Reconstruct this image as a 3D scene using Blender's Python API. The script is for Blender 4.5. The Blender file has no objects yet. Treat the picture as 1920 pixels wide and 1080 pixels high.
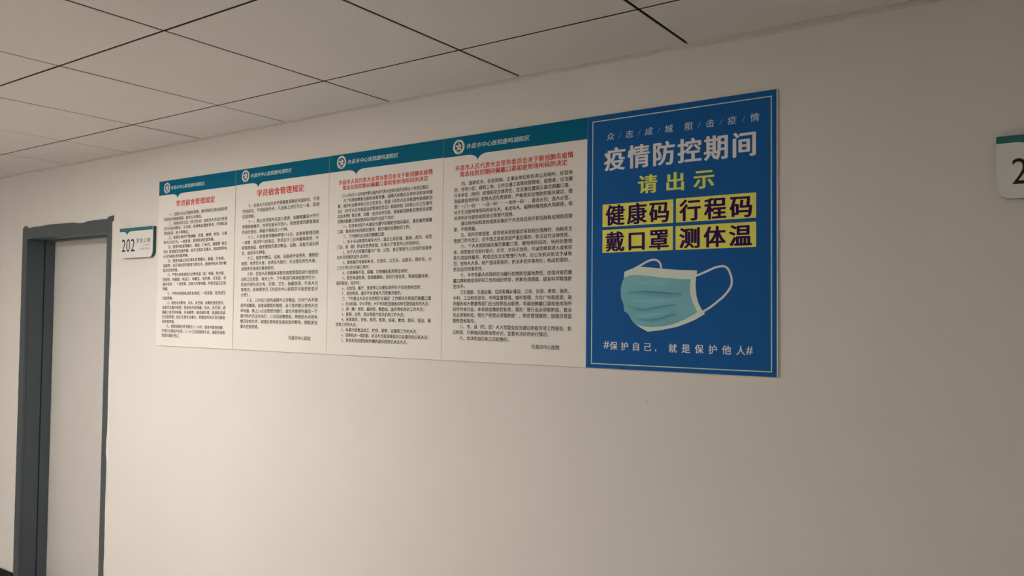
import bpy, bmesh, math, random
import numpy as np
from mathutils import Matrix, Vector

scene = bpy.context.scene
random.seed(7)
PI = math.pi

# ---------------------------------------------------------------- camera
CAM = (0.67929, -2.25282, 1.63772)
YAW, PITCH, ROLL = 0.611886, 0.032839, -0.009474
FPX = 1527.094
cam_d = bpy.data.cameras.new('camera')
cam_d.sensor_width = 36.0
cam_d.lens = FPX * 36.0 / 1920.0
cam_d.clip_start = 0.02
cam = bpy.data.objects.new('camera', cam_d)
scene.collection.objects.link(cam)
R3 = (Matrix.Rotation(YAW, 3, 'Z') @ Matrix.Rotation(PITCH, 3, 'X') @ Matrix.Rotation(ROLL, 3, 'Y'))
r_, f_, u_ = R3.col[0], R3.col[1], R3.col[2]
cam.matrix_world = Matrix(((r_[0], u_[0], -f_[0], CAM[0]),
                           (r_[1], u_[1], -f_[1], CAM[1]),
                           (r_[2], u_[2], -f_[2], CAM[2]),
                           (0, 0, 0, 1)))
scene.camera = cam

# ---------------------------------------------------------------- world and exposure
world = bpy.data.worlds.new('world')
scene.world = world
world.use_nodes = True
world.node_tree.nodes['Background'].inputs[0].default_value = (1.0, 0.93, 0.85, 1)
world.node_tree.nodes['Background'].inputs[1].default_value = 0.05
vs = scene.view_settings
vs.view_transform = 'Standard'
vs.look = 'None'
vs.gamma = 1.0
vs.use_curve_mapping = False
vs.exposure = 0.0
LAMP_COLOR = (1.0, 0.924, 0.836)
# strengths of the ceiling panels; the key is the tile column counted from the posters' middle
LAMP_POWERS = {-1: 37.5, 0: 24.3, 5: 3.1, -5: 7.8, -9: 7.8}  # middle pair is the main light; outer columns are added fill

# ---------------------------------------------------------------- materials
def new_mat(name, color, rough=0.6, spec=0.3, bump=None, vary=0.0, vscale=3.0, metallic=0.0):
    m = bpy.data.materials.new(name)
    m.use_nodes = True
    nt = m.node_tree
    b = nt.nodes['Principled BSDF']
    b.inputs['Roughness'].default_value = rough
    b.inputs['Specular IOR Level'].default_value = spec
    b.inputs['Metallic'].default_value = metallic
    tc = nt.nodes.new('ShaderNodeTexCoord')
    nz = nt.nodes.new('ShaderNodeTexNoise')
    nz.inputs['Scale'].default_value = vscale
    nz.inputs['Detail'].default_value = 4.0
    nt.links.new(tc.outputs['Object'], nz.inputs['Vector'])
    rp = nt.nodes.new('ShaderNodeValToRGB')
    lo = [max(0, c * (1 - vary)) for c in color]
    hi = [min(1, c * (1 + vary)) for c in color]
    rp.color_ramp.elements[0].position = 0.3
    rp.color_ramp.elements[1].position = 0.7
    rp.color_ramp.elements[0].color = (*lo, 1)
    rp.color_ramp.elements[1].color = (*hi, 1)
    nt.links.new(nz.outputs['Fac'], rp.inputs['Fac'])
    nt.links.new(rp.outputs['Color'], b.inputs['Base Color'])
    if bump:
        scale, strength, dist = bump
        n2 = nt.nodes.new('ShaderNodeTexNoise')
        n2.inputs['Scale'].default_value = scale
        n2.inputs['Detail'].default_value = 5.0
        nt.links.new(tc.outputs['Object'], n2.inputs['Vector'])
        bp = nt.nodes.new('ShaderNodeBump')
        bp.inputs['Strength'].default_value = strength
        bp.inputs['Distance'].default_value = dist
        nt.links.new(n2.outputs['Fac'], bp.inputs['Height'])
        nt.links.new(bp.outputs['Normal'], b.inputs['Normal'])
    return m

M = {}
M['wall'] = new_mat('wall_paint', (0.80, 0.78, 0.755), 0.75, 0.2, (55, 0.10, 0.002), 0.015, 2.2)
M['putty'] = new_mat('plaster_putty', (0.82, 0.80, 0.77), 0.85, 0.15, (180, 0.3, 0.001), 0.02, 30)
M['tile'] = new_mat('ceiling_tile_white', (0.76, 0.735, 0.715), 0.7, 0.2, (240, 0.12, 0.0006), 0.012, 6)
M['gap_shade'] = new_mat('ceiling_gap_shade', (0.085, 0.066, 0.052), 0.9, 0.1)
M['trim'] = new_mat('wall_angle_cream', (0.70, 0.67, 0.63), 0.6, 0.3, (120, 0.2, 0.001), 0.03, 20)
M['caulk'] = new_mat('caulk_grey', (0.66, 0.635, 0.59), 0.8, 0.2, (90, 0.3, 0.001), 0.05, 14)
M['frame'] = new_mat('door_frame_grey', (0.076, 0.096, 0.110), 0.45, 0.35, (25, 0.05, 0.002), 0.05, 5)
M['seal'] = new_mat('door_seal_black', (0.02, 0.022, 0.025), 0.8, 0.2)
M['leaf'] = new_mat('door_leaf_grey_white', (0.70, 0.685, 0.665), 0.5, 0.3, (12, 0.04, 0.002), 0.02, 3)
M['steel'] = new_mat('brushed_steel', (0.6, 0.6, 0.6), 0.3, 0.5, None, 0.03, 20, 1.0)
M['skirting'] = new_mat('skirting_dark', (0.020, 0.022, 0.030), 0.6, 0.12, None, 0.1, 8)
M['floor'] = new_mat('floor_tile', (0.50, 0.47, 0.43), 0.35, 0.4, None, 0.06, 4)
M['joint'] = new_mat('floor_grout', (0.22, 0.20, 0.18), 0.9, 0.2)
M['board'] = new_mat('poster_white', (0.88, 0.865, 0.825), 0.5, 0.15, (18, 0.03, 0.002), 0.008, 4)
M['edge'] = new_mat('board_edge_white', (0.74, 0.74, 0.72), 0.6, 0.3)
M['teal'] = new_mat('print_teal', (0.0010, 0.150, 0.270), 0.5, 0.06, (18, 0.03, 0.002), 0.02, 4)
M['red'] = new_mat('print_red', (0.72, 0.040, 0.052), 0.5, 0.1)
M['ink'] = new_mat('print_ink', (0.030, 0.026, 0.024), 0.55, 0.1)
M['headwhite'] = new_mat('print_header_white', (0.74, 0.90, 0.92), 0.5, 0.1)
M['emblem'] = new_mat('print_emblem_white', (0.78, 0.84, 0.84), 0.5, 0.1)
M['navy'] = new_mat('print_emblem_navy', (0.010, 0.065, 0.12), 0.5, 0.1)
M['blue'] = new_mat('print_blue', (0.016, 0.125, 0.41), 0.5, 0.06, (14, 0.03, 0.002), 0.03, 4)
M['line'] = new_mat('print_pale_line', (0.66, 0.88, 0.70), 0.5, 0.1)
M['bwhite'] = new_mat('print_white', (0.86, 0.87, 0.90), 0.5, 0.1)
M['bsilver'] = new_mat('print_silver', (0.66, 0.76, 0.88), 0.5, 0.1)
M['lime'] = new_mat('print_lime', (0.84, 0.92, 0.17), 0.5, 0.1)
M['yellow'] = new_mat('print_yellow', (0.93, 0.90, 0.17), 0.5, 0.1)
M['purple'] = new_mat('print_purple', (0.035, 0.006, 0.095), 0.5, 0.1)
M['maskwhite'] = new_mat('print_mask_white', (0.80, 0.88, 0.80), 0.5, 0.1)
M['strap'] = new_mat('print_mask_strap', (0.82, 0.84, 0.88), 0.5, 0.1)
M['maskteal'] = new_mat('print_mask_teal', (0.235, 0.560, 0.660), 0.5, 0.1, None, 0.06, 9)
M['maskmid'] = new_mat('print_mask_mid', (0.185, 0.475, 0.600), 0.5, 0.1, None, 0.05, 9)
M['maskdark'] = new_mat('print_mask_dark', (0.110, 0.340, 0.470), 0.5, 0.1)
M['masklight'] = new_mat('print_mask_light', (0.270, 0.600, 0.680), 0.5, 0.1)
M['sign'] = new_mat('acrylic_white', (0.80, 0.80, 0.785), 0.3, 0.4)
M['signteal'] = new_mat('sign_teal', (0.012, 0.155, 0.165), 0.4, 0.4)
M['signteal2'] = new_mat('sign_teal_side', (0.010, 0.085, 0.105), 0.4, 0.4)
M['signgrey'] = new_mat('sign_grey_print', (0.28, 0.27, 0.27), 0.5, 0.1)
M['lampframe'] = new_mat('lamp_frame_white', (0.8, 0.8, 0.8), 0.4, 0.4)

def emit_mat(name, color, strength):
    m = bpy.data.materials.new(name)
    m.use_nodes = True
    b = m.node_tree.nodes['Principled BSDF']
    b.inputs['Base Color'].default_value = (0.8, 0.8, 0.8, 1)
    b.inputs['Emission Color'].default_value = (*color, 1)
    b.inputs['Emission Strength'].default_value = strength
    return m

# ---------------------------------------------------------------- helpers
COL = scene.collection

def link_mesh(name, me, mat, parent=None, loc=(0, 0, 0), kind=None, label=None):
    o = bpy.data.objects.new(name, me)
    COL.objects.link(o)
    if mat is not None and len(me.materials) == 0:
        me.materials.append(mat)
    if parent is not None:
        o.parent = parent
    o.location = loc
    if kind:
        o['kind'] = kind
    if label:
        o['label'] = label
    return o

def obj_bm(name, bm, mat, parent=None, loc=(0, 0, 0), kind=None, label=None):
    bmesh.ops.recalc_face_normals(bm, faces=bm.faces)
    me = bpy.data.meshes.new(name)
    bm.to_mesh(me)
    bm.free()
    return link_mesh(name, me, mat, parent, loc, kind, label)

def add_box(bm, x0, x1, y0, y1, z0, z1, bevel=0.0):
    r = bmesh.ops.create_cube(bm, size=1.0)
    vs_ = r['verts']
    for v in vs_:
        v.co = Vector((x0 + (v.co.x + .5) * (x1 - x0), y0 + (v.co.y + .5) * (y1 - y0), z0 + (v.co.z + .5) * (z1 - z0)))
    if bevel > 0:
        es = list({e for v in vs_ for e in v.link_edges})
        bmesh.ops.bevel(bm, geom=es, offset=bevel, segments=1, affect='EDGES')

def box(name, x0, x1, y0, y1, z0, z1, mat, parent=None, bevel=0.0, **k):
    bm = bmesh.new()
    add_box(bm, x0, x1, y0, y1, z0, z1, bevel)
    return obj_bm(name, bm, mat, parent, **k)

def prism(bm, pts, y0, y1):
    """outline pts (x,z) in the wall plane, extruded from y0 (front) to y1."""
    a = [bm.verts.new((x, y0, z)) for x, z in pts]
    b = [bm.verts.new((x, y1, z)) for x, z in pts]
    fa = bm.faces.new(a)
    fb = bm.faces.new(list(reversed(b)))
    fa.normal_update(); fb.normal_update()
    n = len(pts)
    for i in range(n):
        bm.faces.new((a[i], b[i], b[(i + 1) % n], a[(i + 1) % n]))
    bmesh.ops.triangulate(bm, faces=[fa, fb])

def flat(bm, pts, y):
    f = bm.faces.new([bm.verts.new((x, y, z)) for x, z in pts])
    f.normal_update()
    bmesh.ops.triangulate(bm, faces=[f])

def flat_obj(name, polys, y, mat, parent, **k):
    bm = bmesh.new()
    for p in polys:
        flat(bm, p, y)
    me = bpy.data.meshes.new(name)
    # face the room (-Y)
    bm.normal_update()
    for f in bm.faces:
        if f.normal.y > 0:
            f.normal_flip()
    bm.to_mesh(me)
    bm.free()
    return link_mesh(name, me, mat, parent, **k)

def spline(pts, sub=6, closed=False):
    out = []
    n = len(pts)
    rng = n if closed else n - 1
    for i in range(rng):
        if closed:
            p0, p1, p2, p3 = pts[(i - 1) % n], pts[i], pts[(i + 1) % n], pts[(i + 2) % n]
        else:
            p0, p1, p2, p3 = pts[max(i - 1, 0)], pts[i], pts[i + 1], pts[min(i + 2, n - 1)]
        for k in range(sub):
            t = k / sub
            q = []
            for d in (0, 1):
                q.append(0.5 * ((2 * p1[d]) + (-p0[d] + p2[d]) * t + (2 * p0[d] - 5 * p1[d] + 4 * p2[d] - p3[d]) * t * t
                                + (-p0[d] + 3 * p1[d] - 3 * p2[d] + p3[d]) * t ** 3))
            out.append(tuple(q))
    if not closed:
        out.append(tuple(pts[-1]))
    return out

def ribbon(pts, wfun):
    """polygon quads following a centre line; wfun(t) half width."""
    quads = []
    L = []
    n = len(pts)
    for i, p in enumerate(pts):
        a = pts[max(i - 1, 0)]
        b = pts[min(i + 1, n - 1)]
        dx, dz = b[0] - a[0], b[1] - a[1]
        l = math.hypot(dx, dz) or 1
        w = wfun(i / (n - 1))
        L.append(((p[0] - dz / l * w, p[1] + dx / l * w), (p[0] + dz / l * w, p[1] - dx / l * w)))
    for i in range(n - 1):
        quads.append([L[i][0], L[i + 1][0], L[i + 1][1], L[i][1]])
    return quads

def circle(cx, cz, r, n=32, rz=None):
    rz = rz or r
    return [(cx + r * math.cos(2 * PI * i / n), cz + rz * math.sin(2 * PI * i / n)) for i in range(n)]

# ---- lettering: glyph meshes from Blender's built-in font, cached per character and weight
_glyphs = {}
def glyph(ch, off, res):
    key = (ch, off, res)
    if key in _glyphs:
        return _glyphs[key]
    c = bpy.data.curves.new('glyph', 'FONT')
    c.body = ch
    c.size = 1.0
    c.offset = min(off, 0.0)
    c.resolution_u = res
    c.dimensions = '2D'
    c.fill_mode = 'FRONT'
    o = bpy.data.objects.new('glyph', c)
    COL.objects.link(o)
    dg = bpy.context.evaluated_depsgraph_get()
    me = o.evaluated_get(dg).to_mesh()
    me.calc_loop_triangles()
    v = np.array([(x.co[0], x.co[1], 0.0) for x in me.vertices], float).reshape(-1, 3)
    t = np.array([x.vertices[:] for x in me.loop_triangles], int).reshape(-1, 3)
    o.evaluated_get(dg).to_mesh_clear()
    bpy.data.objects.remove(o)
    bpy.data.curves.remove(c)
    if off > 0 and len(v):
        # heavier weight: the same outline laid a few times, shifted by the extra stroke width
        k = 8 if off >= 0.0235 else (4 if off > 0.015 else 2)
        a0 = 0.0 if k != 4 else PI / 4
        sh = [(off * math.cos(a0 + 2 * PI * i / k), off * 0.5 * math.sin(a0 + 2 * PI * i / k)) for i in range(k)]
        if k == 8: sh.append((0.0, 0.0))
        n0 = len(v)
        t = np.vstack([t + n0 * i for i in range(len(sh))])
        v = np.vstack([v + np.array((q[0], q[1], float(i))) for i, q in enumerate(sh)])   # third column: layer, so the copies never coincide
    _glyphs[key] = (v, t)
    return _glyphs[key]

def adv(ch):
    if ch == ' ':
        return 0.5
    if ord(ch) < 128:
        return 0.56
    return 1.0

EMC = 0.38      # height of a character's middle above its baseline, in em

class Text:
    def __init__(self):
        self.V, self.T, self.n = [], [], 0
    def put(self, v, t):
        if v.shape[1] == 2:
            v = np.hstack([v, np.zeros((len(v), 1))])
        self.V.append(v); self.T.append(t + self.n); self.n += len(v)
    def line(self, s, u, v, pitch, emw, emh, off=0.012, res=2, slant=0.0):
        """characters of s from left edge u (local x) centred at height v"""
        x = u
        for ch in s:
            if ch == '\u3000':
                x += pitch; continue
            a = adv(ch)
            if ch != ' ':
                gv, gt = glyph(ch, off, res)
                if len(gv):
                    p = gv.copy()
                    p[:, 0] += p[:, 1] * slant
                    q = p.copy()
                    if a == 1.0:
                        q[:, 0] = x + (pitch - emw) / 2 + p[:, 0] * emw
                    else:
                        w = gv[:, 0].max() - gv[:, 0].min()
                        mid = (gv[:, 0].max() + gv[:, 0].min()) / 2
                        q[:, 0] = x + a * pitch / 2 + (p[:, 0] - mid) * emw * 0.86
                    q[:, 1] = v + (p[:, 1] - EMC) * emh
                    self.put(q, gt)
            x += a * pitch
        return x
    def cells(self, s, u0, u1, v0, v1, cw, off, res=5, slant=0.0):
        """len(s) characters, each stretched to width cw and height v0..v1 (v0 bottom), spread between u0 and u1"""
        n = len(s)
        step = (u1 - u0 - cw) / max(n - 1, 1)
        for i, ch in enumerate(s):
            gv, gt = glyph(ch, off, res)
            p = gv.copy()
            p[:, 0] += (p[:, 1] - EMC) * slant
            # em box -> cell : keep each character's own proportions inside the em box
            q = p.copy()
            q[:, 0] = u0 + i * step + (p[:, 0] - 0.04) / 0.92 * cw
            q[:, 1] = v0 + (p[:, 1] + 0.075) / 0.915 * (v1 - v0)
            self.put(q, gt)
    def fit(self, s, u0, u1, v0, v1, off, res=5, track=1.0):
        """whole string stretched so that its ink fills the box"""
        T = Text()
        T.line(s, 0, 0, track, 1.0, 1.0, off, res)
        V = np.vstack(T.V)
        lo, hi = V.min(0), V.max(0)
        V[:, :2] = (V[:, :2] - lo[:2]) / (hi - lo)[:2] * np.array([u1 - u0, v1 - v0]) + np.array([u0, v0])
        self.put(V, np.vstack(T.T))
    def build(self, name, y, mat, parent, **k):
        V = np.vstack(self.V); T = np.vstack(self.T)
        me = bpy.data.meshes.new(name)
        co = np.zeros((len(V), 3)); co[:, 0] = V[:, 0]; co[:, 1] = y - 2e-5 * V[:, 2]; co[:, 2] = V[:, 1]
        # orientation: face -Y
        a, b, c = V[T[:, 0]], V[T[:, 1]], V[T[:, 2]]
        cr = (b[:, 0] - a[:, 0]) * (c[:, 1] - a[:, 1]) - (b[:, 1] - a[:, 1]) * (c[:, 0] - a[:, 0])
        T = np.where((cr < 0)[:, None], T[:, ::-1], T)
        me.from_pydata(co.tolist(), [], T.tolist())
        me.update()
        return link_mesh(name, me, mat, parent, **k)

def thing(name, label, cat, loc, group=None):
    o = bpy.data.objects.new(name, None)
    o.empty_display_size = 0.05
    COL.objects.link(o)
    o.location = loc
    o['label'] = label
    o['category'] = cat
    if group:
        o['group'] = group
    return o

def struct_empty(name, loc=(0, 0, 0)):
    o = bpy.data.objects.new(name, None)
    o.empty_display_size = 0.05
    COL.objects.link(o)
    o.location = loc
    o['kind'] = 'structure'
    return o

# ---------------------------------------------------------------- room shell
H = 2.44                     # ceiling tile face
XL, XR, YF = -8.4, 3.0, -3.0
DX0, DX1, DZ = -4.398, -3.428, 2.095   # door opening

bm = bmesh.new()
add_box(bm, XL, DX0, 0, 0.24, 0, H + 0.25)
add_box(bm, DX1, XR, 0, 0.24, 0, H + 0.25)
add_box(bm, DX0, DX1, 0, 0.24, DZ, H + 0.25)
wall_back = obj_bm('wall_back', bm, M['wall'], kind='structure')
box('wall_left', XL - 0.2, XL, YF - .2, 0.24, 0, H + .25, M['wall'], kind='structure')
box('wall_right', XR, XR + 0.2, YF - .2, 0.24, 0, H + .25, M['wall'], kind='structure')
box('wall_front', XL, XR, YF - 0.2, YF, 0, H + .25, M['wall'], kind='structure')

# floor of square tiles with recessed joints
floor = box('floor', XL - .2, XR + .2, YF - .2, 0.24, -0.1, -0.004, M['joint'], kind='structure')
bm = bmesh.new(); add_box(bm, -.2985, .2985, -.2985, .2985, -0.006, 0.0, 0.0008)
bmesh.ops.recalc_face_normals(bm, faces=bm.faces)
ftile = bpy.data.meshes.new('floor_tile'); bm.to_mesh(ftile); bm.free(); ftile.materials.append(M['floor'])
for i in range(19):
    for j in range(5):
        link_mesh('floor_tile', ftile, None, floor, (XL + .3 + .6 * i, YF + .3 + .6 * j, 0))

# ceiling: dark void slab behind, 600 mm lay-in tiles with bevelled edges below it
ceiling = box('ceiling', XL, XR, YF, 0, H + 0.022, H + 0.12, M['gap_shade'], kind='structure')
X0T, D1, EDGE = -0.26671, 0.34002, 0.0162
GAP, BEV = 0.0042, 0.0024
ylines = [-EDGE + GAP, -D1, -D1 - .6, -D1 - 1.2, -D1 - 1.8, -D1 - 2.4, YF + .012]
xs = []
x = X0T - 0.6 * 13
while x < XR + .01:
    xs.append(x); x += 0.6
xlines = [XL + .004] + [x for x in xs if XL + .05 < x < XR - .05] + [XR - .004]
LAMPS = []
_tm = {}
def tile_mesh(w, d):
    k = (round(w, 4), round(d, 4))
    if k in _tm:
        return _tm[k]
    bm = bmesh.new()
    hw, hd = w / 2 - GAP, d / 2 - GAP
    r = bmesh.ops.create_cube(bm, size=1.0)
    for v in r['verts']:
        sx, sy = math.copysign(1, v.co.x), math.copysign(1, v.co.y)
        if v.co.z < 0:
            v.co = Vector((sx * (hw - BEV), sy * (hd - BEV), 0.0))
        else:
            v.co = Vector((sx * hw, sy * hd, 0.0014))
    # upright edge above the bevel
    top = [f for f in bm.faces if all(v.co.z > 0.0005 for v in f.verts)]
    ex = bmesh.ops.extrude_face_region(bm, geom=top)
    for v in [g for g in ex['geom'] if isinstance(g, bmesh.types.BMVert)]:
        v.co.z = 0.0105
    bmesh.ops.delete(bm, geom=top, context='FACES')
    bmesh.ops.recalc_face_normals(bm, faces=bm.faces)
    me = bpy.data.meshes.new('ceiling_tile')
    bm.to_mesh(me); bm.free()
    me.materials.append(M['tile']); me.materials.append(M['gap_shade'])
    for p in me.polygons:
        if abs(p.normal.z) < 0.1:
            p.material_index = 1     # upright tile edge: shadow of the joint put into its colour
    _tm[k] = me
    return me
lamp_cells = {}
for i in range(len(xlines) - 1):
    for j in range(len(ylines) - 1):
        xa, xb = xlines[i], xlines[i + 1]
        ya, yb = ylines[j + 1], ylines[j]
        cx_, cy_ = (xa + xb) / 2, (ya + yb) / 2
        if j == 3 and abs(xb - xa - .6) < .01:
            tag_ = round((cx_ + 2.367) / 0.6)
            if tag_ in LAMP_POWERS:
                lamp_cells[tag_] = (cx_, cy_)
                continue
        t = link_mesh('ceiling_tile', tile_mesh(xb - xa, yb - ya), None, ceiling,
                      (cx_, cy_, H + random.uniform(-.0003, .0004)))
        t.rotation_euler = (random.uniform(-.0008, .0008), random.uniform(-.0008, .0008), random.uniform(-.0006, .0006))

# wall angle and uneven caulk between ceiling and wall
trim = box('trim_1', XL, XR, -EDGE + .001, 0.0, H - 0.0015, H + 0.010, M['trim'], kind='structure')
bm = bmesh.new()
n = 260
rows = []
rng = random.Random(3)
w = 0.004
prof = []
for i in range(n + 1):
    xx = XL + (XR - XL) * i / n
    base = 0.003
    if xx > -1.2: base = 0.007
    if xx > -0.3: base = 0.012
    w += (base - w) * .35 + rng.uniform(-.0016, .0016)
    prof.append((xx, max(w, 0.001)))
for xx, w in prof:
    rows.append([bm.verts.new((xx, -0.0035, H - 0.001)), bm.verts.new((xx, -0.0030, H - w * .8)), bm.verts.new((xx, -0.0002, H - w - .001))])
for i in range(n):
    for k in range(2):
        bm.faces.new((rows[i][k], rows[i + 1][k], rows[i + 1][k + 1], rows[i][k + 1]))
obj_bm('caulk', bm, M['caulk'], trim)

# skirting along the wall, interrupted by the door
SK = struct_empty('baseboard_back')
for xa, xb in ((XL, DX0 - 0.012), (DX1 + 0.012, XR)):
    n_ = max(1, round((xb - xa) / 0.6))
    for i in range(n_):
        a = xa + (xb - xa) * i / n_; b = xa + (xb - xa) * (i + 1) / n_
        box('skirting_tile', a + .0008, b - .0008, -0.012, -0.0005, 0.001, 0.118, M['skirting'], SK, bevel=0.0015)

# ---------------------------------------------------------------- door 202
door = struct_empty('door_1', (0, 0, 0))
FX0, FX1 = -4.404, -3.424      # outer edges of the steel frame face
IX0, IX1, IZ = -4.347, -3.477, 2.050
JAG = [(-4.404, 2.114), (-4.397, 2.118), (-4.377, 2.129), (-4.356, 2.128), (-4.33, 2.114), (-4.264, 2.118), (-4.205, 2.117),
       (-4.12, 2.121), (-4.05, 2.121), (-3.937, 2.119), (-3.828, 2.118), (-3.765, 2.110), (-3.721, 2.110), (-3.669, 2.116),
       (-3.62, 2.118), (-3.567, 2.117), (-3.476, 2.118), (-3.468, 2.127), (-3.455, 2.128), (-3.42, 2.131)]
rng = random.Random(11)
right_edge = []
z = 2.10
while z > 0.03:
    jx = rng.uniform(-.0015, .0015)
    if 0.90 < z < 1.0: jx -= .006
    if 1.66 < z < 1.69: jx -= .004
    right_edge.append((FX1 + jx, z)); z -= 0.035
left_edge = []
z = 0.06
while z < 2.10:
    left_edge.append((FX0 + rng.uniform(-.0012, .0012), z)); z += 0.05
bm = bmesh.new()
outer = JAG + right_edge + [(FX1, 0.0)]
pts = outer + [(IX1, 0.0), (IX1, IZ), (IX0, IZ), (IX0, 0.0), (FX0, 0.0)] + left_edge
prism(bm, pts, -0.0045, 0.012)
obj_bm('frame_face', bm, M['frame'], door)
# jambs and head, stepped: reveal, black seal groove, inner stop
def jamb(bm, x0, x1, side):
    add_box(bm, x0, x1, 0.010, 0.090, 0, IZ + .03)
bm = bmesh.new()
add_box(bm, DX0 + .002, IX0, 0.0105, 0.0925, 0, DZ - .002)
add_box(bm, IX1, DX1 - .002, 0.0105, 0.0925, 0, DZ - .002)
add_box(bm, IX0, IX1, 0.0105, 0.0925, IZ, DZ - .002)
obj_bm('frame_reveal', bm, M['frame'], door)
bm = bmesh.new()
add_box(bm, DX0 + .004, IX0 - .002, 0.0928, 0.0985, 0, DZ - .004)
add_box(bm, IX1 + .002, DX1 - .004, 0.0928, 0.0985, 0, DZ - .004)
add_box(bm, IX0 - .002, IX1 + .002, 0.0928, 0.0985, IZ + .002, DZ - .004)
obj_bm('frame_seal', bm, M['seal'], door)
bm = bmesh.new()
ST = 0.005
add_box(bm, DX0 + .002, IX0 + ST, 0.0988, 0.150, 0, DZ - .002)
add_box(bm, IX1 - ST, DX1 - .002, 0.0988, 0.150, 0, DZ - .002)
add_box(bm, IX0 + ST, IX1 - ST, 0.0988, 0.150, IZ - ST, DZ - .002)
obj_bm('frame_stop', bm, M['frame'], door)
bm = bmesh.new()
add_box(bm, DX0 + .003, DX1 - .003, 0.196, 0.236, 0, DZ - .003)
obj_bm('frame_backing', bm, M['seal'], door)
LX0, LX1 = IX0 + ST + .002, IX1 - ST + .012
leaf = box('door_leaf', IX0 - .006, LX1, 0.153, 0.194, 0.008, IZ + .012, M['leaf'], door, bevel=0.002)
bm = bmesh.new()
add_box(bm, -3.58, -3.54, 0.146, 0.1525, 0.95, 1.10, 0.002)
obj_bm('handle_plate', bm, M['steel'], leaf)
bm = bmesh.new()
add_box(bm, -3.568, -3.552, 0.105, 0.1455, 1.022, 1.038, 0.003)
add_box(bm, -3.66, -3.552, 0.098, 0.112, 1.021, 1.039, 0.005)
obj_bm('door_handle', bm, M['steel'], leaf)
# ridges of putty where the wall was filled against the frame
def bead(name, pts, wfun, y):
    bm = bmesh.new()
    prev = None
    for i, (x, z) in enumerate(pts):
        a = pts[max(i - 1, 0)]; b = pts[min(i + 1, len(pts) - 1)]
        dx, dz = b[0] - a[0], b[1] - a[1]; l = math.hypot(dx, dz) or 1
        nx, nz = -dz / l, dx / l
        w = wfun(i)
        cur = [bm.verts.new((x - nx * w * .1, -0.0008, z - nz * w * .1)), bm.verts.new((x, y, z)),
               bm.verts.new((x + nx * w * .5, y * .8, z + nz * w * .5)), bm.verts.new((x + nx * w, -0.0002, z + nz * w))]
        if prev:
            for k in range(3):
                bm.faces.new((prev[k], cur[k], cur[k + 1], prev[k + 1]))
        prev = cur
    return obj_bm(name, bm, M['putty'], door)
wr = [rng.uniform(.004, .010) for _ in range(400)]
right_line = [(x + .0005, z) for x, z in reversed(right_edge)]   # upward, so the bead lies on its right
bead('putty_ridge', [(x, z) for x, z in reversed(right_line)], lambda i: wr[i] + (.006 if 28 < i < 36 else 0), -0.0058)
bead('putty_ridge', [(x, z + .0004) for x, z in JAG[1:]], lambda i: wr[i + 60] * .8, -0.0055)

# ---------------------------------------------------------------- room signs
def number_sign(x, z_top, w, h, label, number, notch_u, text):
    t = thing('room_sign', label, 'sign', (x, 0, z_top - h))
    r = 0.030
    def outline(u0, u1, v0, v1, rr):
        pts = [(u0, v1), (u1, v1)]
        for i in range(9):
            a = -i * PI / 16
            pts.append((u1 - rr + rr * math.cos(a), v0 + rr + rr * math.sin(a)))
        for i in range(9):
            a = -PI / 2 - i * PI / 16
            pts.append((u0 + rr + rr * math.cos(a), v0 + rr + rr * math.sin(a)))
        return pts
    bm = bmesh.new()
    prism(bm, outline(0, w, 0, h, r), -0.0195, -0.0165)
    obj_bm('face_plate', bm, M['sign'], t)
    # teal surround behind the plate, open like a shallow tray against the wall
    bm = bmesh.new()
    prism(bm, outline(0.0006, w - .0006, 0.0006, h - .0006, r - .0006), -0.0163, -0.0008)
    obj_bm('surround', bm, M['signteal2'], t, label='dark teal surround behind the white face')
    # printed band with its pointed notch
    top = h; b = h - .0175
    tip = (notch_u, h - 0.0405)
    L_, R_ = notch_u - 0.034, notch_u + 0.040
    def arc(a, b_, n=8):
        # quarter curve from a (flat) to b_ (vertical)
        out = []
        for i in range(n + 1):
            q = i / n * PI / 2
            out.append((a[0] + (b_[0] - a[0]) * math.sin(q), a[1] + (b_[1] - a[1]) * (1 - math.cos(q))))
        return out
    band = [(0.0003, top - .0003), (w - .0003, top - .0003), (w - .0003, b)] + arc((R_, b), tip) + list(reversed(arc((L_, b), tip)))[1:] + [(0.0003, b)]
    flat_obj('header_band', [band], -0.0197, M['signteal'], t)
    T = Text()
    text(T, h)
    T.build('room_number', -0.0198, M['ink'], t)
    return t

def fitglyph(T, s, u0, u1, v0, v1, off):
    T.fit(s, u0, u1, v0, v1, off, 6)
def t202b(T, h):
    fitglyph(T, '2', .0234, .0560, .0325, .0945, -0.002)
    fitglyph(T, '0', .0645, .0975, .0310, .0955, -0.002)
    fitglyph(T, '2', .1060, .1400, .0325, .0945, -0.002)
sg = number_sign(-3.3265, 2.055, 0.297, 0.151, 'white room sign reading 202 with teal band, beside the grey door frame', '202', 0.069, t202b)
T = Text(); T.cells('学生公寓', .1535, .277, .0720, .0945, .0265, 0.006)
T.build('sign_text', -0.0198, M['ink'], sg)
T = Text(); T.fit('STUDENT', .218, .277, .0570, .0645, 0.02, 2, track=1.15); T.fit('APARTMENT', .190, .277, .0380, .0465, 0.02, 2, track=1.15)
T.build('small_text', -0.0198, M['signgrey'], sg, label='faint grey small lettering')
def t2(T, h):
    fitglyph(T, '2', .0318, .0640, .0335, .0940, -0.002)
number_sign(0.5137, 2.0712, 0.297, 0.1494, 'white room sign with a numeral 2, cut off by the right edge of the photo', '2', 0.074, t2)

# ---------------------------------------------------------------- posters
PX0, PW = -3.00949, 0.6
ZT, ZB = 2.2695, 1.4733
PH = ZT - ZB
BT = 0.0055    # board thickness

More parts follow.
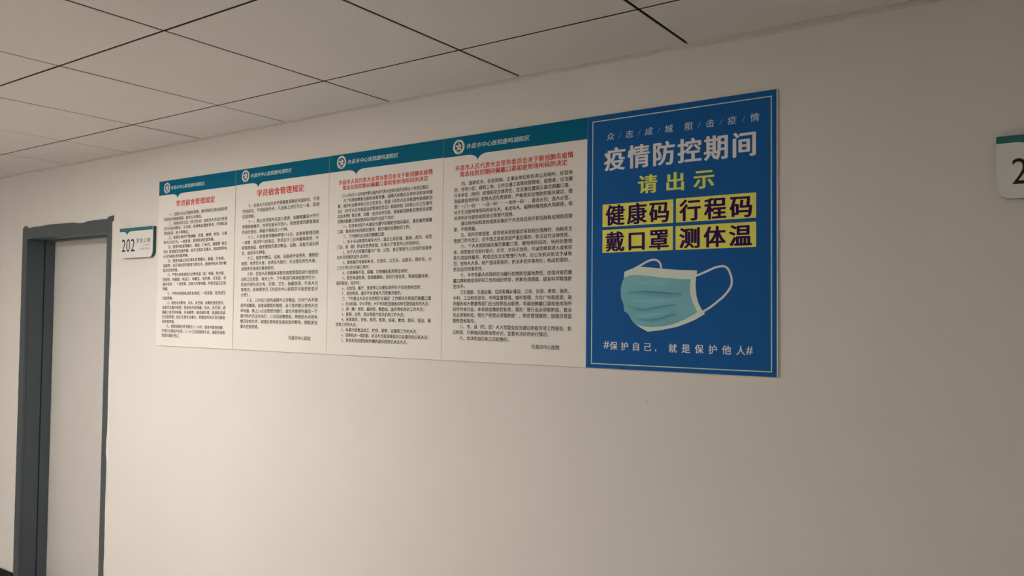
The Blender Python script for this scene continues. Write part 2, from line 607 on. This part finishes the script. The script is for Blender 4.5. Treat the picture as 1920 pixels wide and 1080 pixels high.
def poster_base(k, label, x0=None, x1=None, dy=0.0, zt=0.0, group=None):
    x0 = PX0 + PW * k if x0 is None else x0
    x1 = x0 + PW if x1 is None else x1
    t = thing('wall_poster', label, 'poster', (PX0 + PW * k, dy, ZB + zt), group)
    u0 = x0 - (PX0 + PW * k); u1 = x1 - (PX0 + PW * k)
    box('foam_board', u0, u1, -BT, -0.0004, 0, PH, M['board'], t, bevel=0.0004)
    return t, u0, u1

def V(v): return PH - v

def header(t, u0, u1, du, dv, tx0, tx1):
    """teal band, emblem and the hospital's name; du, dv shift the printed parts"""
    b = 0.0693 + dv * .4
    tipu = 0.1605
    def arc(a, b_, n=8):
        out = []
        for i in range(n + 1):
            q = i / n * PI / 2
            out.append((a[0] + (b_[0] - a[0]) * math.sin(q), a[1] + (b_[1] - a[1]) * (1 - math.cos(q))))
        return out
    tip = (tipu, V(0.0935 + dv * .4))
    band = [(u0, V(0) - .0002), (u1, V(0) - .0002), (u1, V(b))] + arc((0.2015, V(b)), tip) + list(reversed(arc((0.1175, V(b)), tip)))[1:] + [(u0, V(b))]
    flat_obj('header_band', [band], -BT - .0002, M['teal'], t)
    cx, cz = 0.0715 + du, V(0.0362 + dv)
    e = flat_obj('emblem', [circle(cx, cz, .0262, 40)], -BT - .0003, M['emblem'], t, label='round white hospital emblem')
    polys = [circle(cx, cz + .0005, .0178, 32)]
    flat_obj('emblem_disc', polys, -BT - .0004, M['navy'], e)
    # little letters round the ring
    ring = []
    for i in range(14):
        a = math.radians(215 - i * 250 / 13)
        p = (cx + .0222 * math.cos(a), cz + .0222 * math.sin(a))
        ring.append(circle(p[0], p[1], .0011, 5))
    ring.append([(cx - .010, cz - .0205), (cx + .010, cz - .0205), (cx + .008, cz - .0228), (cx - .008, cz - .0228)])
    flat_obj('emblem_letters', ring, -BT - .0004, M['navy'], e)
    # swirl: a bird-like pair of curls above a band of water, with a small disc on top
    sw = [circle(cx + .0002, cz + .0125, .0026, 10)]
    c1 = spline([(cx - .0135, cz - .0005), (cx - .0105, cz + .0045), (cx - .004, cz + .0035), (cx - .003, cz - .002), (cx + .001, cz - .0065), (cx + .006, cz - .005), (cx + .0068, cz - .001), (cx + .003, cz + .001)], 4)
    sw += ribbon(c1, lambda q: .0014 + .0026 * math.sin(PI * q))
    c2 = spline([(cx - .003, cz + .004), (cx + .002, cz + .0075), (cx + .007, cz + .006), (cx + .0085, cz + .001), (cx + .012, cz + .0045)], 4)
    sw += ribbon(c2, lambda q: .0014 + .0022 * math.sin(PI * q))
    c3 = spline([(cx - .013, cz - .0075), (cx - .006, cz - .0105), (cx + .001, cz - .0095), (cx + .008, cz - .0102), (cx + .013, cz - .0085)], 4)
    sw += ribbon(c3, lambda q: .0014)
    flat_obj('emblem_swirl', sw, -BT - .0005, M['emblem'], e)
    T = Text()
    T.cells('许昌市中心医院鹿鸣湖院区', tx0, tx1, V(.0470 + dv), V(.0292 + dv), .0205, 0.012, 3, slant=0.14)
    T.build('header_text', -BT - .0003, M['headwhite'], t)

def body(t, lines, left, right, v0, pitch_v, em, emh, full_n, off):
    T = Text()
    for i, s in enumerate(lines):
        if not s:
            continue
        nfull = sum(1.0 if c == '\u3000' else adv(c) for c in s)
        p = em
        if nfull >= full_n - 1.2:
            p = (right - left) / nfull
        T.line(s, left, V(v0 + pitch_v * i), p, min(p, em) * 1.0, emh, off, 1)
    T.build('body_text', -BT - .0003, M['ink'], t)

S = '\u3000\u3000'
P1 = [S + '一、住宿人员必须服从管理，遵守国家法律法规及医', '院的各项规章制度，爱护公共物品。',
      S + '二、宿舍内的卫生（含卫生间）由居住人员自行轮流', '打扫并保持整洁、无异味，各种物品摆放有序，不得私自', '添加家具、柜子等物品。',
      S + '三、宿舍区域内严禁抽烟、饮酒、赌博、吵架、斗殴', '等不正当行为，一经发现，直接取消住宿资格。',
      S + '四、宿舍内如发现烟头、烟盒、打火机、酒瓶等 责任', '到人 取消该生住宿资格，如无法落实当事人，则宿舍所有', '人员均被取消住宿资格。',
      S + '五、宿舍走廊公共区域如发现烟头、烟盒、打火机、', '酒瓶等，该区域对应的宿舍为责任人，宿舍所有人员均被', '取消住宿资格。',
      S + '六、严禁在宿舍使用大功率电器（如：电锅、热水器、', '热得快、电暖器、电油汀、电暖宝、电热毯、足浴盆、电', '瓶充电等），一经发现，没收大功率电器，并取消该生住宿', '资格。',
      S + '七、不得在宿舍私拉乱扯电线，一经发现，取消该生', '住宿资格。',
      S + '八、宿舍人走断电、关水、关空调，如果检查宿舍时，', '发现学员离开宿舍，但是未关闭电器、关水、关空调，或', '插座上有任何电器、充电器等，按违规处理，直接取消该', '生住宿资格；如无法落实当事人，则宿舍所有人员均被取', '消住宿资格。',
      S + '九、宿舍就寝时间不超过23:00时，宿舍内保持安静，', '不得打扰其他人休息，23:00之后回宿舍人员，请配合宿舍', '管理员做好登记。']
P2 = [S + '十、住宿人员未经允许不得随意调换房间或床位，不得', '空挂床位，不得留宿外人，凡出现上述行为之一者，取消', '住宿资格。',
      S + '十一、禁止非住宿人员进入宿舍，如确需搬运大件行', '李等特殊情况，仅学员家长可进入，宿舍管理员要查询证', '件进行登记，停留不得超过20分钟。',
      S + '十二、入住宿舍须缴纳押金500元，由宿舍管理员统', '一保管，培训学习结束后，学员应于三日内搬离宿舍，不', '得借故拖延，宿舍管理员清点物品、设施、设备无误无损', '后，退还本人押金。',
      S + '十三、宿舍内物品、设施、设备损坏或丢失，需照价', '赔偿，有责任人者，由责任人赔付，无法落实责任人者，', '由宿舍全体成员集体赔付。',
      S + '十四、住宿人员要服从并配合宿舍管理员进行宿舍安', '全和卫生检查，每天上午、下午要进行两次检查并打分，', '检查内容包括水电、空调、卫生、抽烟饮酒、外来人员', '等情况，具体要求见《许昌市中心医院学员宿舍检查评', '分表》。',
      S + '十五、公共自习室内桌椅为公共物品，任何个人不得', '损坏或搬离，如发现需照价赔偿，自习室内禁止使用大功', '率电器，晚上23点由管理员熄灯，或无人使用时最后一个', '离开的人员主动关灯，23点后如需使用，则使用人对用电', '情况全权负责，如违反用电安全或未及时断电，则取消当', '事人住宿资格。']
P3 = [S + '为了有效阻断新冠肺炎病毒传播，保障人民群众生命安全和身体健', '康，维护社会秩序和公共卫生安全，根据《中华人民共和国传染病防治',
      '法》《中华人民共和国治安管理处罚法》和国务院《突发公共卫生事件', '应急条例》等法律、法规，结合本市实际，现就新冠肺炎疫情常态化防', '控期间佩戴口罩和使用场所码作出如下决定：',
      S + '一、任何单位和个人都应当遵守疫情防控相关规定，落实规范佩戴', '口罩、使用场所码等防控要求，配合做好疫情防控工作。',
      S + '二、下列情形应当规范佩戴口罩：', S + '1、处于车站售票及候车大厅、酒店公用区域、商场、超市、经营', '门店、影（剧）院以及各类场馆、办事大厅等室内公共场所时；',
      S + '2、处于人员密集的露天广场、公园、景区等室外公共场所或者参', '加人员密集的室外活动时；',
      S + '3、乘坐厢式电梯和火车、长途车、公交车、出租车、网约车、水', '上巴士等公共交通工具时；', S + '4、出现鼻咽不适、咳嗽、打喷嚏和发热等症状时；',
      S + '5、接受体温检测、查验健康码、登记行程信息、等候核酸采样，', '医院就诊、陪护时；', S + '6、在饭馆、餐厅、食堂等公共餐饮场所处于非进食状态时；',
      S + '7、其他密闭、通风不良或者人员密集的情形。', S + '三、下列重点人员应当按照行业规定 工作期间全程规范佩戴口罩',
      S + '1、托幼机构、中小学校、大中专院校直接面向师生提供服务的人员；', S + '2、养（敬）老院、福利院、救助站、监所等机构的工作人员；',
      S + '3、医院、诊所、药店等医疗相关机构工作人员；', S + '4、从事乘务、安检、售货、售票、快递、物流、保安、保洁、餐', '饮等工作的人员；',
      S + '5、从事冷链食品加工、贮存、装卸、运输等工作的人员；', S + '6、国家机关一线执勤、执法人员和直接面向公众服务的公职人员；', S + '7、其他易造成感染和传播的高风险岗位从业人员。']
P4 = [S + '四、国家机关、社会团体、企事业单位和各类公共场所、经营场', '所、住宅小区、建筑工地、公共交通工具等的管理者、经营者，应当履',
      '行本单位（场所）疫情防控主体责任，在显著位置提示规范佩戴口罩，', '张贴悬挂场所码 安排人员负责查验，严格落实疫情防控相关规定，做',
      '到“一门一码”“一店一码”“一场所一码”，逢进必扫，逢人必查。', '对于无法使用场所码的老年人、未成年人、视障听障残疾人等群体，相', '关场所应当提供纸质登记等替代措施。',
      S + '通过场所码和其他措施采集的个人信息仅用于新冠肺炎疫情防控需', '要，不得泄露。', S + '五、场所的管理者、经营者未按照规定采取相应措施的，由相关主',
      '管部门责令改正；拒不改正或者造成严重后果的，依法追究法律责任。', S + '六、个人未按照规定规范佩戴口罩、使用场所码的，场所的管理', '者、经营者应当即时提示、劝导；劝导无效的，可以拒绝其进入或者拒',
      '绝为其提供服务，构成违反治安管理行为的，由公安机关依法予以处', '罚；给他人人身、财产造成损害的，依法承担民事责任；构成犯罪的，', '依法追究刑事责任。',
      S + '七、本市各级人民政府应当履行疫情防控属地责任，加强对规范佩', '戴口罩和使用场所码工作的组织领导，统筹协调调度，提高科学精准防', '控水平。',
      S + '卫生健康、交通运输、住房和城乡建设、公安、民政、教育、商务、', '水利、工业和信息化、市场监督管理、城市管理、文化广电和旅游、政', '务服务和大数据等部门应当按照各自职责，将规范佩戴口罩和使用场所',
      '码作为本行业、本系统疫情防控职责，落实“管行业必须管防疫、管业', '务必须管防疫、管生产经营必须管防疫”，制定管理规定，加强日常监', '督检查和指导。',
      S + '八、市、县（市、区）人大常委会应当通过听取专项工作报告、执', '法检查、开展询问和质询等方式，监督本决定的执行情况。', S + '九、本决定自公布之日起施行。']

# dormitory rules, first sheet (leftmost)
t, a, b = poster_base(0, 'leftmost dormitory rules poster, dense grey text from item one to nine', x0=PX0 + .0055, x1=PX0 + .6022, dy=-0.0006)
header(t, a, b, 0.0, 0.0, .1055, .3735)
T = Text(); T.cells('学员宿舍管理规定', .1505, .4530, V(.1318), V(.1030), .0345, .024, 4); T.build('title_text', -BT - .0003, M['red'], t)
body(t, P1, .0535, .5490, .1665, .0223, .0198, .0172, 25, .018)

# dormitory rules, second sheet
t, a, b = poster_base(1, 'second poster from the left, dormitory rules from item ten with large type', x0=PX0 + .6048, x1=PX0 + 1.2062)
header(t, a, b, 0.0, -0.0040, .1076, .3785)
T = Text(); T.cells('学员宿舍管理规定', .1530, .4570, V(.1295), V(.1000), .0345, .024, 4); T.build('title_text', -BT - .0003, M['red'], t)
body(t, P2, .0545, .5525, .1660, .02296, .0199, .0178, 25, .018)
T = Text(); T.line('许昌市中心医院', .3755, V(.7366), .0196, .0196, .0178, .018, 2); T.build('signature_text', -BT - .0003, M['ink'], t)

TITLE = ('许昌市人民代表大会常务委员会关于新冠肺炎疫情', '常态化防控期间佩戴口罩和使用场所码的决定')
# decision, first sheet (middle)
t, a, b = poster_base(2, 'middle poster, red two line title and numbered text ending without a signature', x0=PX0 + 1.2080, x1=PX0 + 1.8045, dy=-0.0003)
header(t, a, b, 0.0060, -0.0040, .1127, .3832)
T = Text(); T.cells(TITLE[0], .0638, .5545, V(.1225), V(.1035), .0200, .024, 3); T.cells(TITLE[1], .0856, .5325, V(.1445), V(.1262), .0200, .024, 3)
T.build('title_text', -BT - .0003, M['red'], t)
body(t, [''] + P3, .0595, .5553, .1665, .0204, .0160, .0160, 31, .018)
T = Text(); s = '（2022年8月15日许昌市第七届人民代表大会常务委员会第五十次会议通过）'
nf = sum(adv(c) for c in s); p = (.5450 - .0735) / nf
T.line(s, .0735, V(.1668), p, .0150, .0155, .016, 1); T.build('date_line', -BT - .0003, M['ink'], t)

# decision, second sheet
t, a, b = poster_base(3, 'fourth poster from the left, red two line title, touching the blue mask poster', x0=PX0 + 1.8055, x1=PX0 + 2.3995)
header(t, a, b, 0.0030, 0.0005, .1100, .3785)
T = Text(); T.cells(TITLE[0], .0600, .5482, V(.1230), V(.1030), .0200, .024, 3); T.cells(TITLE[1], .0813, .5258, V(.1455), V(.1262), .0200, .024, 3)
T.build('title_text', -BT - .0003, M['red'], t)
body(t, P4, .0560, .5470, .1700, .0202, .0159, .0160, 31, .018)
T = Text(); T.line('许昌市中心医院', .3920, V(.7368), .0156, .0156, .0160, .016, 2); T.build('signature_text', -BT - .0003, M['ink'], t)

# blue epidemic poster
t, a, b = poster_base(4, 'bright blue poster with yellow panels and a printed surgical face mask', x0=PX0 + 2.4003, x1=PX0 + 3.0030)
flat_obj('blue_print', [[(a, .0003), (b - .0030, .0003), (b - .0030, PH - .0003), (a, PH - .0003)]], -BT - .0002, M['blue'], t)
u0, u1, v0, v1, lw = .0185, .5868, .0168, .7835, .0028
flat_obj('border_line', [[(u0, V(v0)), (u1, V(v0)), (u1, V(v0 + lw)), (u0, V(v0 + lw))], [(u0, V(v1 - lw)), (u1, V(v1 - lw)), (u1, V(v1)), (u0, V(v1))],
                         [(u0, V(v0 + lw)), (u0 + lw, V(v0 + lw)), (u0 + lw, V(v1 - lw)), (u0, V(v1 - lw))],
                         [(u1 - lw, V(v0 + lw)), (u1, V(v0 + lw)), (u1, V(v1 - lw)), (u1 - lw, V(v1 - lw))]], -BT - .0004, M['line'], t)
for s, ua, ub in (('众志成城', .0715, .2920), ('阻击疫情', .3300, .5520)):
    T = Text()
    cw = .0250
    T.cells(s, ua, ub, V(.0825), V(.0595), cw, 0.010, 4, slant=.06)
    st = (ub - ua - cw) / 3
    for i in range(3):
        xm = ua + cw + i * st + (st - cw) / 2
        T.put(np.array([[xm - .0050, V(.0795)], [xm - .0040, V(.0795)], [xm + .0050, V(.0645)], [xm + .0040, V(.0645)]]), np.array([[0, 1, 2], [0, 2, 3]]))
    T.build('slogan_text', -BT - .0004, M['bsilver'], t)
T = Text(); T.cells('疫情防控期间', .0636, .5440, V(.1780), V(.1085), .0700, .031, 8); T.build('headline_text', -BT - .0004, M['bwhite'], t)
for i, ch in enumerate('请出示'):
    ua = .1805 + i * (.4204 - .1805 - .0610) / 2
    T = Text(); T.cells(ch, ua, ua + .0610, V(.2585), V(.2040), .0610, .031, 8); T.build('lime_character', -BT - .0004, M['lime'], t)
for (ua, ub, va, vb), s, (ta, tb, tc, td) in (
        ((.0565, .2945, .2840, .3544), '健康码', (.0700, .2808, .3500, .2880)),
        ((.3032, .5432, .2830, .3542), '行程码', (.3165, .5315, .3500, .2890)),
        ((.0568, .2937, .3640, .4354), '戴口罩', (.0700, .2795, .4315, .3715)),
        ((.3022, .5432, .3650, .4358), '测体温', (.3155, .5290, .4310, .3720))):
    pnl = flat_obj('yellow_panel', [[(ua, V(va)), (ub, V(va)), (ub, V(vb)), (ua, V(vb))]], -BT - .0004, M['yellow'], t)
    T = Text(); T.cells(s, ta, tb, V(tc), V(td), .0620, .032, 8); T.build('panel_text', -BT - .0006, M['purple'], pnl)
T = Text()
T.cells('就是保护他人', .2815, .5120, V(.7385), V(.7130), .0255, .020, 5)
T.fit('#', .5145, .5335, V(.7370), V(.7140), .014, 4)
T.build('footer_text', -BT - .0004, M['bwhite'], t)
T = Text()
T.cells('保护自己', .0850, .2250, V(.7370), V(.7120), .0255, .020, 5)
T.fit('#', .0632, .0820, V(.7340), V(.7110), .014, 4)
T.put(np.array([[.2370, V(.7315)], [.2415, V(.7315)], [.2415, V(.7345)], [.2385, V(.7385)], [.2370, V(.7380)], [.2390, V(.7345)], [.2370, V(.7345)]]),
      np.array([[0, 1, 2], [0, 2, 6], [5, 2, 3], [5, 3, 4]]))
T.build('footer_text', -BT - .0004, M['bwhite'], t)

MW = [(0.1322,0.5150),(0.1336,0.4968),(0.1543,0.4889),(0.1867,0.4822),(0.2211,0.4853),(0.2622,0.4902),(0.3212,0.4955),(0.3699,0.4978),(0.3661,0.5204),(0.3650,0.5420),(0.3678,0.5722),(0.3742,0.5937),(0.3855,0.6141),(0.3885,0.6160),(0.3943,0.6234),(0.3650,0.6407),(0.3373,0.6523),(0.3051,0.6634),(0.2559,0.6734),(0.2141,0.6788),(0.2122,0.6786),(0.1925,0.6689),(0.1739,0.6591),(0.1601,0.6457),(0.1474,0.6254)]
MT = [(0.1329,0.5139),(0.1519,0.5079),(0.1744,0.5068),(0.2139,0.5105),(0.2527,0.5161),(0.2861,0.5189),(0.3212,0.5222),(0.3501,0.5227),(0.3479,0.5417),(0.3479,0.5634),(0.3560,0.5894),(0.3708,0.6196),(0.3332,0.6404),(0.2959,0.6550),(0.2628,0.6621),(0.2267,0.6654),(0.1925,0.6621),(0.1739,0.6591),(0.1614,0.6479),(0.1474,0.6254),(0.1335,0.6164),(0.1321,0.5982),(0.1231,0.5777),(0.1212,0.5503),(0.1254,0.5320)]
PA = [(0.1420,0.5596),(0.1895,0.5590),(0.2263,0.5610),(0.2625,0.5633),(0.2957,0.5655),(0.3260,0.5665)]
PB = [(0.1473,0.6016),(0.1749,0.6099),(0.1996,0.6128),(0.2217,0.6098),(0.2506,0.6055),(0.2863,0.5992),(0.3098,0.5970)]
PC = [(0.1775,0.6421),(0.2145,0.6439),(0.2532,0.6391),(0.2864,0.6289),(0.3099,0.6243)]
SL = [(0.1643,0.4891),(0.1842,0.4799),(0.2088,0.4677),(0.2210,0.4636),(0.2332,0.4622),(0.2453,0.4659),(0.2525,0.4739),(0.2557,0.4829),(0.2562,0.4891)]
SR = [(0.3667,0.5132),(0.3922,0.5037),(0.4154,0.4939),(0.4307,0.4891),(0.4498,0.4877),(0.4619,0.4954),(0.4686,0.5091),(0.4728,0.5256),(0.4705,0.5456),(0.4536,0.5692),(0.4347,0.5856),(0.4117,0.6033),(0.3885,0.6171)]
fl = lambda P: [(u, V(v)) for u, v in P]
mk = flat_obj('mask_print', [fl(MW)], -BT - .0005, M['maskwhite'], t, label='printed picture of a teal and white surgical mask')
flat_obj('ear_loop', ribbon(spline(fl(SL), 5), lambda q: .0031), -BT - .0004, M['strap'], mk)
flat_obj('ear_loop', ribbon(spline(fl(SR), 5), lambda q: .0031), -BT - .0004, M['strap'], mk)
flat_obj('mask_cloth', [fl(MT)], -BT - .0006, M['maskteal'], mk)
pl = []
for P, w_, dz in ((PA, .0085, -.003), (PB, .0065, -.001), (PC, .0060, -.001)):
    c = [(u, z + dz) for u, z in spline(fl(P), 6)]
    pl = ribbon(c, lambda q: w_ * math.sin(PI * min(max(q, .0), 1)) ** .7 + .0001)
    flat_obj('pleat', pl, -BT - .00068, M['maskmid'], mk)
pl = []
for P, w_, dz in ((PA, .0032, .0008), (PB, .0020, .0005), (PC, .0018, .0)):
    c = [(u, z + dz) for u, z in spline(fl(P), 6)]
    pl = ribbon(c, lambda q: w_ * math.sin(PI * q) ** .8 + .00005)
    flat_obj('pleat', pl, -BT - .00076, M['maskdark'], mk)
pl = []
for c, w_ in (([(.150, .583), (.200, .588), (.260, .586), (.310, .582)], .0055), ([(.175, .634), (.220, .629), (.270, .621)], .0040), ([(.160, .530), (.22, .531), (.29, .535)], .0050)):
    pl = ribbon(spline(fl(c), 6), lambda q: w_ * math.sin(PI * q) + .0001)
    flat_obj('pleat', pl, -BT - .00064, M['masklight'], mk)

# small chip in the wall paint
wallchip = flat_obj('paint_chip', [[(-.4040, 1.3800), (-.4010, 1.3803), (-.3990, 1.3817), (-.3978, 1.3822), (-.3980, 1.3834), (-.3992, 1.3838), (-.4005, 1.3822), (-.4038, 1.3812)]],
                    -0.0003, new_mat('chipped_plaster', (.42, .38, .34), .9, .1), wall_back)

# ---------------------------------------------------------------- ceiling panels (unseen; the middle pair lights the corridor, outer ones are added fill)
def panel(cx_, cy_, power, label):
    t = thing('ceiling_lamp', label, 'ceiling light', (cx_, cy_, H), 'square ceiling light panels out of frame')
    bm = bmesh.new()
    for a in ((-.297, .297, -.297, -.280), (-.297, .297, .280, .297), (-.297, -.280, -.280, .280), (.280, .297, -.280, .280)):
        add_box(bm, a[0], a[1], a[2], a[3], -0.002, 0.020)
    obj_bm('lamp_frame', bm, M['lampframe'], t)
    m = emit_mat('lamp_diffuser_lit', LAMP_COLOR, power)
    box('diffuser', -.2799, .2799, -.2799, .2799, 0.003, 0.012, m, t)
for k, (cx_, cy_) in lamp_cells.items():
    panel(cx_, cy_, LAMP_POWERS[k], 'unseen square white ceiling light panel set into the tiled ceiling')
